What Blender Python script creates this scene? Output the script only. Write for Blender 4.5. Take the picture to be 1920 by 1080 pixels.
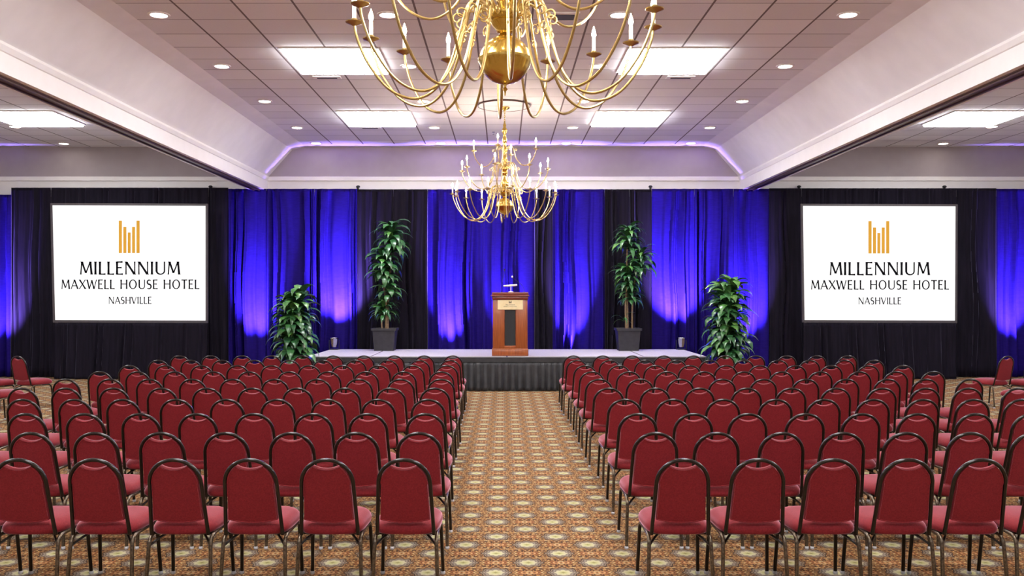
import bpy, bmesh, math, random
from mathutils import Vector, Matrix
PI = math.pi
for o in list(bpy.data.objects): bpy.data.objects.remove(o)
S = bpy.context.scene
COL = S.collection

# ------------------------------------------------------------------ camera, world, exposure
FPX = 1700.0; EYE = 1.76; PX, PY = 944.0, 555.0          # focal length (px), eye height, principal point
cam = bpy.data.cameras.new('camera'); cam.sensor_width = 36; cam.lens = 36*FPX/1920
cam.shift_x = (960-PX)/1920; cam.shift_y = (PY-540)/1920
cam.clip_start = 0.05; cam.clip_end = 100
co = bpy.data.objects.new('camera', cam); COL.objects.link(co)
co.location = (0, 0, EYE); co.rotation_euler = (PI/2, 0, 0); S.camera = co
w = bpy.data.worlds.new('world'); S.world = w; w.use_nodes = True
w.node_tree.nodes['Background'].inputs[0].default_value = (0.5, 0.48, 0.5, 1)
w.node_tree.nodes['Background'].inputs[1].default_value = 0.02
vs = S.view_settings; vs.view_transform = 'Standard'; vs.look = 'None'; vs.exposure = 0.2; vs.gamma = 1.0
vs.use_curve_mapping = False
PANEL_STRENGTH = 25.0; DOWN_STRENGTH = 20.0; BULB_STRENGTH = 320.0; UPLIGHT_W = 6400.0
UP_COL = (0.30, 0.19, 1.0)

# ------------------------------------------------------------------ node helpers
class NT:
    def __init__(s, m): s.t = m.node_tree; s.n = s.t.nodes; s.l = s.t.links
    def new(s, typ, **kw):
        n = s.n.new(typ)
        for k, v in kw.items(): setattr(n, k, v)
        return n
    def put(s, sock, v):
        if hasattr(v, 'links'): s.l.new(v, sock)
        else: sock.default_value = v
    def math(s, op, a, b=0.0, c=None, clamp=False):
        n = s.new('ShaderNodeMath', operation=op); n.use_clamp = clamp
        s.put(n.inputs[0], a); s.put(n.inputs[1], b)
        if c is not None: s.put(n.inputs[2], c)
        return n.outputs[0]
    def mix(s, f, a, b):
        n = s.new('ShaderNodeMix', data_type='RGBA'); s.put(n.inputs[0], f)
        for i, v in ((6, a), (7, b)):
            if isinstance(v, tuple): v = (*v[:3], 1)
            s.put(n.inputs[i], v)
        return n.outputs[2]
    def noise(s, vec, scale, detail=2.0, rough=0.5):
        n = s.new('ShaderNodeTexNoise'); n.inputs['Scale'].default_value = scale
        n.inputs['Detail'].default_value = detail; n.inputs['Roughness'].default_value = rough
        if vec is not None: s.l.new(vec, n.inputs['Vector'])
        return n.outputs['Fac']
    def ramp(s, f, stops, interp='LINEAR'):
        n = s.new('ShaderNodeValToRGB'); n.color_ramp.interpolation = interp
        e = n.color_ramp.elements
        while len(e) < len(stops): e.new(0.5)
        for i, (p, c) in enumerate(stops): e[i].position = p; e[i].color = (*c[:3], 1)
        s.put(n.inputs[0], f); return n.outputs[0]
    def bump(s, h, strength, dist=0.01):
        n = s.new('ShaderNodeBump'); n.inputs['Strength'].default_value = strength; n.inputs['Distance'].default_value = dist
        s.l.new(h, n.inputs['Height']); return n.outputs[0]

def mat(name, col, rough=0.6, metal=0.0, spec=0.5, sheen=0.0, sheen_tint=(1, 1, 1), emit=None, es=0.0, coat=0.0):
    m = bpy.data.materials.new(name); m.use_nodes = True
    b = m.node_tree.nodes['Principled BSDF']
    b.inputs['Base Color'].default_value = (*col, 1); b.inputs['Roughness'].default_value = rough
    b.inputs['Metallic'].default_value = metal; b.inputs['Specular IOR Level'].default_value = spec
    if sheen:
        b.inputs['Sheen Weight'].default_value = sheen; b.inputs['Sheen Tint'].default_value = (*sheen_tint, 1)
        b.inputs['Sheen Roughness'].default_value = 0.3
    if coat: b.inputs['Coat Weight'].default_value = coat; b.inputs['Coat Roughness'].default_value = 0.15
    if emit: b.inputs['Emission Color'].default_value = (*emit, 1); b.inputs['Emission Strength'].default_value = es
    return m
def noisy(m, c1, c2, scale, detail=3.0, stretch=(1, 1, 1), bump=0.0, bdist=0.004, coord='Object', lo=0.3, hi=0.7):
    nt = NT(m); b = nt.n['Principled BSDF']
    tc = nt.new('ShaderNodeTexCoord'); mp = nt.new('ShaderNodeMapping'); mp.inputs['Scale'].default_value = stretch
    nt.l.new(tc.outputs[coord], mp.inputs[0])
    f = nt.noise(mp.outputs[0], scale, detail)
    nt.l.new(nt.ramp(f, [(lo, c1), (hi, c2)]), b.inputs['Base Color'])
    if bump: nt.l.new(nt.bump(f, bump, bdist), b.inputs['Normal'])
    return m

M = {}
M['wall'] = noisy(mat('plaster', (0.62, 0.55, 0.53), 0.85), (0.75, 0.71, 0.72), (0.80, 0.76, 0.77), 3)
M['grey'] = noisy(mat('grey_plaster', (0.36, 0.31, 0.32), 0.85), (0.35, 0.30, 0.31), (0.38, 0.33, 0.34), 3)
M['trim'] = noisy(mat('white_trim_paint', (0.82, 0.78, 0.76), 0.5), (0.81, 0.77, 0.75), (0.84, 0.80, 0.78), 5)
M['track'] = noisy(mat('brown_metal_track', (0.10, 0.06, 0.05), 0.45, 0.3), (0.09, 0.05, 0.045), (0.13, 0.08, 0.07), 4, stretch=(8, 0.4, 8))
M['fabric'] = mat('burgundy_weave', (0.33, 0.02, 0.03), 0.75, sheen=1.0, sheen_tint=(1.0, 0.55, 0.68), spec=0.3)
def weave(m, c1, c2):
    nt = NT(m); b = nt.n['Principled BSDF']; tc = nt.new('ShaderNodeTexCoord')
    sp = nt.new('ShaderNodeSeparateXYZ'); nt.l.new(tc.outputs['Object'], sp.inputs[0])
    hz = nt.math('ADD', nt.math('MULTIPLY', sp.outputs[2], 900.0), nt.math('MULTIPLY', sp.outputs[1], 900.0))
    sx = nt.math('SINE', nt.math('MULTIPLY', sp.outputs[0], 900.0)); sz = nt.math('SINE', hz)
    h = nt.math('MULTIPLY', sx, sz)
    n = nt.noise(tc.outputs['Object'], 120, 3)
    f = nt.math('ADD', nt.math('MULTIPLY', h, 0.22), n, clamp=True)
    nt.l.new(nt.ramp(f, [(0.25, c1), (0.75, c2)]), b.inputs['Base Color'])
    nt.l.new(nt.bump(h, 0.12, 0.0008), b.inputs['Normal'])
weave(M['fabric'], (0.15, 0.005, 0.010), (0.25, 0.014, 0.020))
M['tube'] = noisy(mat('bronze_black_tube', (0.022, 0.014, 0.011), 0.28, 0.55, coat=0.4), (0.009, 0.006, 0.005), (0.018, 0.011, 0.008), 60)
M['leg'] = noisy(mat('gold_vein_leg_tube', (0.09, 0.065, 0.04), 0.3, 0.8, coat=0.3), (0.05, 0.035, 0.022), (0.15, 0.11, 0.07), 70)
M['glide'] = noisy(mat('clear_plastic_glide', (0.7, 0.7, 0.72), 0.25), (0.4, 0.4, 0.42), (0.55, 0.55, 0.57), 50)
M['brass'] = noisy(mat('polished_brass', (0.83, 0.52, 0.14), 0.2, 1.0), (0.62, 0.43, 0.10), (0.74, 0.54, 0.16), 20)
M['brass_arm'] = noisy(mat('satin_brass', (0.72, 0.52, 0.22), 0.28, 1.0), (0.48, 0.35, 0.14), (0.60, 0.46, 0.21), 25)
M['candle'] = noisy(mat('ivory_candle_sleeve', (0.85, 0.78, 0.66), 0.5), (0.83, 0.75, 0.63), (0.88, 0.81, 0.7), 20)
M['bulb'] = mat('lit_bulb', (1, 0.9, 0.75), 0.3, emit=(1.0, 0.84, 0.66), es=BULB_STRENGTH)
M['panel'] = mat('lit_diffuser', (0.9, 0.9, 0.9), 0.4, emit=(0.95, 0.97, 1.0), es=PANEL_STRENGTH)
M['down'] = mat('lit_lens', (0.9, 0.9, 0.9), 0.4, emit=(1.0, 0.92, 0.83), es=DOWN_STRENGTH)
M['vent'] = noisy(mat('vent_metal', (0.75, 0.70, 0.68), 0.5), (0.73, 0.68, 0.66), (0.77, 0.72, 0.7), 20)
M['dark'] = noisy(mat('dark_slot', (0.03, 0.025, 0.025), 0.7), (0.025, 0.02, 0.02), (0.04, 0.03, 0.03), 20)
M['velour'] = noisy(mat('black_velour', (0.008, 0.006, 0.012), 0.9, sheen=0.25, sheen_tint=(0.55, 0.5, 0.8), spec=0.1), (0.006, 0.005, 0.009), (0.012, 0.009, 0.017), 4, stretch=(6, 6, 0.4))
M['blue'] = noisy(mat('blue_lit_drape_cloth', (0.10, 0.07, 0.55), 0.85, spec=0.05), (0.011, 0.005, 0.105), (0.015, 0.007, 0.135), 7, stretch=(1, 1, 5), bump=0.1, bdist=0.006)  # blackish cloth, with some of the blue uplighting put into its colour
M['skirt'] = noisy(mat('black_skirt_cloth', (0.012, 0.012, 0.014), 0.5, sheen=0.3, spec=0.4), (0.018, 0.018, 0.02), (0.035, 0.035, 0.04), 8)
M['deck'] = noisy(mat('grey_stage_carpet', (0.42, 0.37, 0.40), 0.95), (0.37, 0.33, 0.39), (0.49, 0.45, 0.51), 60, bump=0.2)
M['deck_edge'] = noisy(mat('stage_edge_metal', (0.5, 0.48, 0.47), 0.4, 0.6), (0.45, 0.43, 0.42), (0.55, 0.53, 0.52), 30)
M['wood'] = noisy(mat('cherry_wood', (0.36, 0.10, 0.025), 0.35, coat=0.3), (0.21, 0.045, 0.009), (0.34, 0.085, 0.018), 6, 5, stretch=(8, 8, 0.7))
M['wood_top'] = noisy(mat('dark_cherry_wood', (0.25, 0.05, 0.02), 0.3, coat=0.3), (0.13, 0.022, 0.011), (0.19, 0.034, 0.016), 6, 5, stretch=(0.7, 8, 8))
M['grille'] = noisy(mat('charcoal_speaker_cloth', (0.02, 0.02, 0.022), 0.9), (0.016, 0.016, 0.018), (0.03, 0.03, 0.032), 200)
M['plate'] = noisy(mat('pale_gold_plate', (0.80, 0.66, 0.38), 0.4, 0.2), (0.76, 0.62, 0.34), (0.84, 0.71, 0.44), 9)
M['ink'] = noisy(mat('dark_print', (0.03, 0.025, 0.02), 0.6), (0.025, 0.02, 0.018), (0.035, 0.03, 0.022), 20)
M['white_metal'] = noisy(mat('white_lamp_metal', (0.8, 0.75, 0.74), 0.35), (0.78, 0.73, 0.72), (0.83, 0.78, 0.77), 30)
M['black_metal'] = noisy(mat('black_metal', (0.02, 0.02, 0.022), 0.35, 0.4), (0.016, 0.016, 0.018), (0.03, 0.03, 0.032), 40)
M['chrome'] = noisy(mat('chrome_can', (0.5, 0.5, 0.54), 0.18, 1.0), (0.45, 0.45, 0.5), (0.55, 0.55, 0.6), 20)
M['lens'] = mat('lit_blue_lens', (0.2, 0.2, 0.9), 0.2, emit=UP_COL, es=4)
M['pot'] = noisy(mat('black_planter', (0.016, 0.015, 0.018), 0.5), (0.012, 0.011, 0.014), (0.024, 0.022, 0.026), 12)
M['soil'] = noisy(mat('bark_mulch', (0.12, 0.08, 0.06), 0.95), (0.06, 0.04, 0.03), (0.22, 0.16, 0.12), 45, bump=0.6, bdist=0.02)
M['stem'] = noisy(mat('dracaena_cane', (0.22, 0.14, 0.07), 0.8), (0.15, 0.09, 0.045), (0.30, 0.21, 0.11), 18, stretch=(1, 1, 5))
M['frame'] = noisy(mat('screen_frame', (0.055, 0.045, 0.05), 0.5), (0.05, 0.04, 0.045), (0.065, 0.055, 0.06), 10)
M['screen'] = mat('lit_projection_screen', (0.35, 0.35, 0.35), 0.9, spec=0.1, emit=(1, 1, 1), es=0.72)
M['gold_img'] = mat('projected_gold', (0.25, 0.12, 0.015), 0.9, spec=0.1, emit=(0.62, 0.32, 0.035), es=0.65)
M['ink_img'] = mat('projected_black', (0.008, 0.008, 0.01), 0.9, spec=0.0)
for k in ('bulb', 'panel', 'down', 'lens', 'screen', 'gold_img', 'ink_img'):
    nt = NT(M[k]); b = nt.n['Principled BSDF']; c = b.inputs['Base Color'].default_value[:3]
    tc = nt.new('ShaderNodeTexCoord')
    nt.l.new(nt.ramp(nt.noise(tc.outputs['Object'], 3), [(0.3, tuple(x*0.97 for x in c)), (0.7, c)]), b.inputs['Base Color'])

def leafmat():
    m = mat('glossy_leaf', (0.03, 0.1, 0.03), 0.30, spec=0.7); nt = NT(m); b = nt.n['Principled BSDF']
    g = nt.new('ShaderNodeNewGeometry'); tc = nt.new('ShaderNodeTexCoord')
    n = nt.noise(tc.outputs['Object'], 9, 2)
    f = nt.math('ADD', nt.math('MULTIPLY', g.outputs['Random Per Island'], 0.75), nt.math('MULTIPLY', n, 0.3), clamp=True)
    nt.l.new(nt.ramp(f, [(0.1, (0.012, 0.05, 0.022)), (0.5, (0.03, 0.115, 0.035)), (0.8, (0.07, 0.20, 0.045)), (1.0, (0.17, 0.32, 0.07))]), b.inputs['Base Color'])
    return m
M['leaf'] = leafmat()

TX, TY = 0.675, 0.60                                        # ceiling tile pitch
def tilemat():
    m = mat('acoustic_tile', (0.5, 0.45, 0.43), 0.9); nt = NT(m); b = nt.n['Principled BSDF']
    g = nt.new('ShaderNodeNewGeometry'); sp = nt.new('ShaderNodeSeparateXYZ'); nt.l.new(g.outputs['Position'], sp.inputs[0])
    u = nt.math('ADD', nt.math('DIVIDE', sp.outputs[0], TX), 100.5); v = nt.math('ADD', nt.math('DIVIDE', sp.outputs[1], TY), 100.0)
    fu = nt.math('ABSOLUTE', nt.math('SUBTRACT', nt.math('FRACT', u), 0.5)); fv = nt.math('ABSOLUTE', nt.math('SUBTRACT', nt.math('FRACT', v), 0.5))
    su = nt.math('GREATER_THAN', fu, 0.5-0.016/TX*0.8); sv = nt.math('GREATER_THAN', fv, 0.5-0.010/TY)
    seam = nt.math('MAXIMUM', su, nt.math('MULTIPLY', sv, 0.7))
    cv = nt.new('ShaderNodeCombineXYZ'); nt.l.new(nt.math('FLOOR', u), cv.inputs[0]); nt.l.new(nt.math('FLOOR', v), cv.inputs[1])
    wn = nt.new('ShaderNodeTexWhiteNoise', noise_dimensions='2D'); nt.l.new(cv.outputs[0], wn.inputs['Vector'])
    fine = nt.noise(g.outputs['Position'], 55, 3, 0.7)
    tone = nt.math('ADD', nt.math('MULTIPLY', wn.outputs['Value'], 0.45), nt.math('MULTIPLY', fine, 0.55))
    c = nt.ramp(tone, [(0.2, (0.67, 0.64, 0.65)), (0.8, (0.80, 0.77, 0.78))])
    c = nt.mix(seam, c, (0.16, 0.12, 0.12)); nt.l.new(c, b.inputs['Base Color'])
    nt.l.new(nt.bump(fine, 0.25, 0.004), b.inputs['Normal'])
    return m
M['tile'] = tilemat()

def carpetmat():
    m = mat('patterned_carpet', (0.3, 0.2, 0.1), 0.95, spec=0.15); nt = NT(m); b = nt.n['Principled BSDF']
    g = nt.new('ShaderNodeNewGeometry'); sp = nt.new('ShaderNodeSeparateXYZ'); nt.l.new(g.outputs['Position'], sp.inputs[0])
    P = 0.2155
    x = nt.math('SUBTRACT', sp.outputs[0], 0.165-20*P); y = nt.math('SUBTRACT', sp.outputs[1], 5.984-40*P)
    p = nt.math('DIVIDE', nt.math('ADD', x, y), 2*P); q = nt.math('DIVIDE', nt.math('SUBTRACT', x, y), 2*P)
    fp = nt.math('SUBTRACT', p, nt.math('ROUND', p)); fq = nt.math('SUBTRACT', q, nt.math('ROUND', q))
    dx = nt.math('MULTIPLY', nt.math('ADD', fp, fq), P); dy = nt.math('MULTIPLY', nt.math('SUBTRACT', fp, fq), P)
    ax = nt.math('ABSOLUTE', dx); ay = nt.math('ABSOLUTE', dy)
    r = nt.math('SQRT', nt.math('ADD', nt.math('MULTIPLY', dx, dx), nt.math('MULTIPLY', dy, dy)))
    th = nt.math('ARCTAN2', dy, dx)
    pet = nt.math('COSINE', nt.math('MULTIPLY', th, 8.0))
    rr = nt.math('SUBTRACT', r, nt.math('MULTIPLY', pet, 0.006))        # scalloped radius
    cv = nt.new('ShaderNodeCombineXYZ'); nt.l.new(ax, cv.inputs[0]); nt.l.new(ay, cv.inputs[1])
    n1 = nt.noise(cv.outputs[0], 42, 2.0, 0.6)
    vor = nt.new('ShaderNodeTexVoronoi'); vor.inputs['Scale'].default_value = 62; nt.l.new(cv.outputs[0], vor.inputs['Vector'])
    pile = nt.noise(g.outputs['Position'], 220, 2, 0.7)
    f = nt.math('ADD', nt.math('MULTIPLY', nt.math('SUBTRACT', n1, 0.5), 2.0), nt.math('MULTIPLY', vor.outputs['Distance'], 0.75))
    f = nt.math('ADD', f, nt.math('MULTIPLY', nt.math('SUBTRACT', pile, 0.5), 0.5))
    base = nt.ramp(f, [(0.02, (0.016, 0.010, 0.009)), (0.24, (0.06, 0.030, 0.018)), (0.38, (0.18, 0.065, 0.022)),
                       (0.52, (0.29, 0.135, 0.040)), (0.66, (0.42, 0.27, 0.10)), (0.84, (0.54, 0.43, 0.26)), (0.95, (0.07, 0.042, 0.03))])
    # ring motifs half way between medallions
    bx = nt.math('SUBTRACT', ax, P); r2 = nt.math('SQRT', nt.math('ADD', nt.math('MULTIPLY', bx, bx), nt.math('MULTIPLY', dy, dy)))
    e1 = nt.math('SUBTRACT', nt.math('ABSOLUTE', bx), 0.032); r3 = nt.math('SQRT', nt.math('ADD', nt.math('MULTIPLY', e1, e1), nt.math('MULTIPLY', dy, dy)))
    ring = nt.math('LESS_THAN', nt.math('ABSOLUTE', nt.math('SUBTRACT', r3, 0.018)), 0.006)
    base = nt.mix(nt.math('LESS_THAN', r2, 0.075), base, nt.mix(0.5, base, (0.22, 0.065, 0.02)))
    base = nt.mix(nt.math('MULTIPLY', ring, 0.85), base, (0.50, 0.27, 0.12))
    # medallion
    med = nt.ramp(nt.math('ADD', nt.math('DIVIDE', rr, 0.10), nt.math('MULTIPLY', nt.math('SUBTRACT', n1, 0.5), 0.22)),
                  [(0.0, (0.14, 0.12, 0.04)), (0.10, (0.33, 0.32, 0.12)), (0.28, (0.42, 0.40, 0.20)), (0.48, (0.45, 0.40, 0.27)),
                   (0.58, (0.09, 0.07, 0.065)), (0.66, (0.30, 0.25, 0.20)), (0.78, (0.035, 0.028, 0.03)), (0.86, (0.26, 0.19, 0.13)), (0.95, (0.02, 0.014, 0.016))])
    base = nt.mix(nt.math('LESS_THAN', rr, 0.10), base, med)
    big = nt.noise(g.outputs['Position'], 0.9, 2)
    base = nt.mix(nt.math('MULTIPLY', big, 0.25), base, (0.20, 0.11, 0.05))
    nt.l.new(base, b.inputs['Base Color'])
    nt.l.new(nt.bump(pile, 0.5, 0.004), b.inputs['Normal'])
    return m
M['carpet'] = carpetmat()

# ------------------------------------------------------------------ mesh helpers
def obj(name, bm, m, parent=None, smooth=True, loc=None):
    me = bpy.data.meshes.new(name)
    bmesh.ops.recalc_face_normals(bm, faces=bm.faces[:])
    bm.to_mesh(me); bm.free()
    if isinstance(m, str): m = M[m]
    me.materials.append(m)
    if smooth:
        for p in me.polygons: p.use_smooth = True
        try: me.set_sharp_from_angle(angle=math.radians(40))
        except Exception: pass
    o = bpy.data.objects.new(name, me); COL.objects.link(o)
    if parent: o.parent = parent
    if loc: o.location = loc
    return o
def thing(name, label, cat, loc=(0, 0, 0), rz=0, group=None):
    o = bpy.data.objects.new(name, None); COL.objects.link(o); o.empty_display_size = 0.1
    o.location = loc; o.rotation_euler = (0, 0, rz); return tag(o, label, cat, group)
def tag(o, label, cat, group=None):
    o['label'] = label; o['category'] = cat
    if group: o['group'] = group
    return o
def struct(name, bm, m, smooth=False):
    o = obj(name, bm, m, smooth=smooth); o['kind'] = 'structure'; return o
def BM(): return bmesh.new()
def box(bm, x0, x1, y0, y1, z0, z1, bev=0.0, seg=2):
    r = bmesh.ops.create_cube(bm, size=1.0)
    for v in r['verts']:
        v.co = Vector(((x0+x1)/2+v.co.x*(x1-x0), (y0+y1)/2+v.co.y*(y1-y0), (z0+z1)/2+v.co.z*(z1-z0)))
    if bev:
        es = list({e for v in r['verts'] for e in v.link_edges})
        bmesh.ops.bevel(bm, geom=es, offset=bev, segments=seg, affect='EDGES', profile=0.5)
    return bm
def quad(bm, *pts):
    bm.faces.new([bm.verts.new(p) for p in pts]); return bm
def tube(bm, pts, r, n=8, caps=True):
    pts = [Vector(p) for p in pts]; rs = r if isinstance(r, (list, tuple)) else [r]*len(pts)
    rings = []; up = None
    for i, p in enumerate(pts):
        t = (pts[min(i+1, len(pts)-1)]-pts[max(i-1, 0)]).normalized()
        if up is None:
            up = Vector((0, 0, 1)) if abs(t.z) < 0.9 else Vector((1, 0, 0))
        a = (up-t*up.dot(t)).normalized(); b = t.cross(a); up = a
        rings.append([bm.verts.new(p+(a*math.cos(2*PI*k/n)+b*math.sin(2*PI*k/n))*rs[i]) for k in range(n)])
    for A, B in zip(rings, rings[1:]):
        for k in range(n): bm.faces.new((A[k], A[(k+1) % n], B[(k+1) % n], B[k]))
    if caps:
        bm.faces.new(rings[0][::-1]); bm.faces.new(rings[-1])
    return bm
def lathe(bm, prof, n=20, c=(0, 0, 0)):
    rings = []
    for r, z in prof:
        rings.append([bm.verts.new((c[0]+r*math.cos(2*PI*k/n), c[1]+r*math.sin(2*PI*k/n), c[2]+z)) for k in range(n)])
    for A, B in zip(rings, rings[1:]):
        for k in range(n): bm.faces.new((A[k], A[(k+1) % n], B[(k+1) % n], B[k]))
    bm.faces.new(rings[0][::-1]); bm.faces.new(rings[-1]); return bm
def loft(bm, loops, cap0=True, cap1=True):
    R = [[bm.verts.new(p) for p in L] for L in loops]; n = len(R[0])
    for A, B in zip(R, R[1:]):
        for k in range(n): bm.faces.new((A[k], A[(k+1) % n], B[(k+1) % n], B[k]))
    for flag, L in ((cap0, R[0]), (cap1, R[-1])):
        if flag:
            c = bm.verts.new(sum((v.co for v in L), Vector())/n)
            for k in range(n): bm.faces.new((L[k], L[(k+1) % n], c))
    return bm
def spline(pts, per=6):
    P = [Vector(p) for p in pts]; P = [2*P[0]-P[1]]+P+[2*P[-1]-P[-2]]; out = []
    for i in range(1, len(P)-2):
        a, b, c, d = P[i-1:i+3]
        for k in range(per):
            t = k/per
            out.append(0.5*((2*b)+(c-a)*t+(2*a-5*b+4*c-d)*t*t+(3*b-a-3*c+d)*t**3))
    out.append(P[-2]); return out
def dup(root, loc, rz, label, group=None):
    r = root.copy(); COL.objects.link(r); r.location = loc; r.rotation_euler = (0, 0, rz); r['label'] = label
    if group: r['group'] = group
    for ch in root.children:
        c = ch.copy(); COL.objects.link(c); c.parent = r
        for g in ch.children:
            d = g.copy(); COL.objects.link(d); d.parent = c
    return r
def px(x, y, Y):                                            # photo pixel at distance Y -> (X, Z)
    return (x-PX)*Y/FPX, EYE+(PY-y)*Y/FPX

# ------------------------------------------------------------------ room shell
ZC = 5.054; YB = 20.0; XT = 5.19; ZT = 4.384; ZB = 4.075; XC = 4.66; ZK = 4.985; XE = 4.365; XS = 12.6; YF = -4.5
struct('floor', quad(BM(), (-XS, YF, 0), (XS, YF, 0), (XS, YB, 0), (-XS, YB, 0)), 'carpet')
box_c = lambda x0, x1, y0, y1: quad(BM(), (x0, y0, ZC), (x0, y1, ZC), (x1, y1, ZC), (x1, y0, ZC))
struct('ceiling', box_c(-XE, XE, YF, YB-0.35), 'tile')
struct('ceiling_left', box_c(-XS, -5.5, YF, YB), 'tile'); struct('ceiling_right', box_c(5.5, XS, YF, YB), 'tile')
for s, nm in ((-1, 'left'), (1, 'right')):
    # plain plaster border beside the tiles and the sloping face down to the beam
    b = BM()
    quad(b, (s*XE, YF, ZC+0.001), (s*XC, YF, ZK), (s*XC, YB, ZK), (s*XE, YB, ZC+0.001))
    quad(b, (s*XC, YF, ZK), (s*XT, YF, ZT), (s*XT, YB, ZT), (s*XC, YB, ZK))
    quad(b, (s*5.52, YF, ZB), (s*5.52, YF, ZC+0.02), (s*5.52, YB, ZC+0.02), (s*5.52, YB, ZB))
    struct('wall_%s_soffit' % nm, b, 'wall')
    # beam trim: crown step, flat face, underside
    b = BM(); prof = [(XT+0.02, ZT+0.01), (XT-0.035, ZT), (XT-0.035, ZT-0.03), (XT-0.012, ZT-0.085), (XT, ZT-0.095), (XT, ZB), (5.26, ZB)]
    for (xa, za), (xb, zb) in zip(prof, prof[1:]):
        quad(b, (s*xa, YF, za), (s*xb, YF, zb), (s*xb, YB-0.05, zb), (s*xa, YB-0.05, za))
    quad(b, (s*5.44, YF, ZB), (s*5.53, YF, ZB), (s*5.53, YB, ZB), (s*5.44, YB, ZB))
    struct('trim_%d' % (1 if s < 0 else 2), b, 'trim')
    # folding-wall track under the beam
    b = BM(); xs = sorted((s*5.26, s*5.44))
    box(b, xs[0], xs[1], YF, YB-0.1, ZB-0.012, ZB+0.03)
    box(b, s*5.29-0.012, s*5.29+0.012, YF, YB-0.1, ZB-0.03, ZB-0.008)
    box(b, s*5.41-0.012, s*5.41+0.012, YF, YB-0.1, ZB-0.03, ZB-0.008)
    struct('trim_%d' % (3 if s < 0 else 4), b, 'track')
    struct('wall_%s' % nm, quad(BM(), (s*XS, YF, 0), (s*XS, YB, 0), (s*XS, YB, ZC), (s*XS, YF, ZC)), 'wall')
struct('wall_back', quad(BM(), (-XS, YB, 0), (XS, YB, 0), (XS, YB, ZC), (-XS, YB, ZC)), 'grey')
struct('wall_front', quad(BM(), (-XS, YF, 0), (XS, YF, 0), (XS, YF, ZC), (-XS, YF, ZC)), 'wall')
b = BM(); quad(b, (-XE, YB-0.35, ZC-0.002), (XE, YB-0.35, ZC-0.002), (XE, YB, ZC-0.002), (-XE, YB, ZC-0.002)); struct('ceiling_border', b, 'wall')
b = BM()
for (x0, x1) in ((-XS, -5.53), (-XT, XT), (5.53, XS)):
    box(b, x0, x1, YB-0.05, YB-0.001, 3.95, ZT-0.095); box(b, x0, x1, YB-0.085, YB-0.001, ZT-0.095, ZT, 0.012)
struct('trim_5', b, 'trim')

# ------------------------------------------------------------------ ceiling fittings
def panel_light(x, y, label, group):
    t = thing('ceiling_light', label, 'ceiling light', (x, y, ZC-0.012), 0, group)
    hx, hy = TX*0.985, TY*1.09
    b = BM()
    for (a0, a1, c0, c1) in ((-hx, hx, -hy, -hy+0.03), (-hx, hx, hy-0.03, hy), (-hx, -hx+0.03, -hy+0.03, hy-0.03), (hx-0.03, hx, -hy+0.03, hy-0.03)):
        box(b, a0, a1, c0, c1, -0.008, 0.011)
    obj('frame', b, 'vent', t, False)
    b = BM(); box(b, -hx+0.03, hx-0.03, -hy+0.03, hy-0.03, -0.04, 0.008, 0.006); obj('diffuser', b, 'panel', t, False)
    return t
WHERE = {12.65: 'nearer of the pair', 16.75: 'farther of the pair'}
for y in (0.35, 4.45, 8.55, 12.65, 16.75):
    seen = y > 12
    for x, side in ((-2.32, 'left'), (2.32, 'right')):
        lab = ('square lit ceiling panel in the central ceiling, %s on the %s' % (WHERE[y], side)) if seen else 'square lit ceiling panel above the seats, out of view'
        panel_light(x, y, lab, 'lit ceiling panels')
    for x, side in ((-8.68, 'left'), (8.68, 'right')):
        lab = ('square lit ceiling panel in the %s side ceiling beyond the beam' % side) if y > 16 else 'square lit ceiling panel above the seats, out of view'
        panel_light(x, y, lab, 'lit ceiling panels')

def downlight(x, y, label):
    t = thing('downlight', label, 'downlight', (x, y, ZC-0.006), 0, 'round ceiling downlights')
    b = BM(); n = 28
    prof = [(0.095, -0.002), (0.098, -0.010), (0.125, -0.006), (0.128, 0.005), (0.095, 0.005)]
    rings = [[b.verts.new((r*math.cos(2*PI*k/n), r*math.sin(2*PI*k/n), z)) for k in range(n)] for r, z in prof]
    for i in range(len(rings)):
        A, B = rings[i], rings[(i+1) % len(rings)]
        for k in range(n): b.faces.new((A[k], A[(k+1) % n], B[(k+1) % n], B[k]))
    obj('trim_ring', b, 'vent', t)
    b = BM(); lathe(b, [(0.094, -0.003), (0.094, 0.004)], 28); obj('lens', b, 'down', t)
ORD = ['first', 'second', 'third', 'fourth', 'fifth', 'sixth', 'seventh', 'eighth', 'ninth', 'tenth', 'eleventh']
for i, y in enumerate((10.6, 12.97, 15.3, 17.7, 19.5)):
    for x, nm in ((-4.03, 'along the left ceiling edge'), (-1.35, 'left of the chandeliers'), (1.35, 'right of the chandeliers'), (4.03, 'along the right ceiling edge')):
        downlight(x, y, 'small round downlight %s, %s from the camera' % (nm, ORD[i]))
for s, nm in ((-1, 'left'), (1, 'right')):
    downlight(s*9.48, 17.6, 'small round downlight beside the lit panel in the %s side ceiling' % nm)
    downlight(s*9.48, 19.55, 'small round downlight by the back wall in the %s side ceiling' % nm)
def vent(x, y, label, w=0.42, d=0.16):
    t = thing('ceiling_vent', label, 'vent', (x, y, ZC-0.01), 0, 'ceiling vents')
    b = BM(); box(b, -w/2, w/2, -d/2, d/2, -0.012, 0.009, 0.004); obj('frame', b, 'vent', t, False)
    b = BM(); box(b, -w/2+0.06, w/2-0.06, -d/2+0.05, d/2-0.05, -0.016, -0.011); obj('slot', b, 'dark', t, False)
vent(-2.65, 13.62, 'white slot vent behind the nearer left ceiling panel')
vent(2.66, 13.62, 'white slot vent behind the nearer right ceiling panel')
vent(-2.6, 17.68, 'white slot vent behind the farther left ceiling panel')
vent(0.71, 10.65, 'white slot vent right of the large chandelier stem', 0.36, 0.3)
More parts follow.
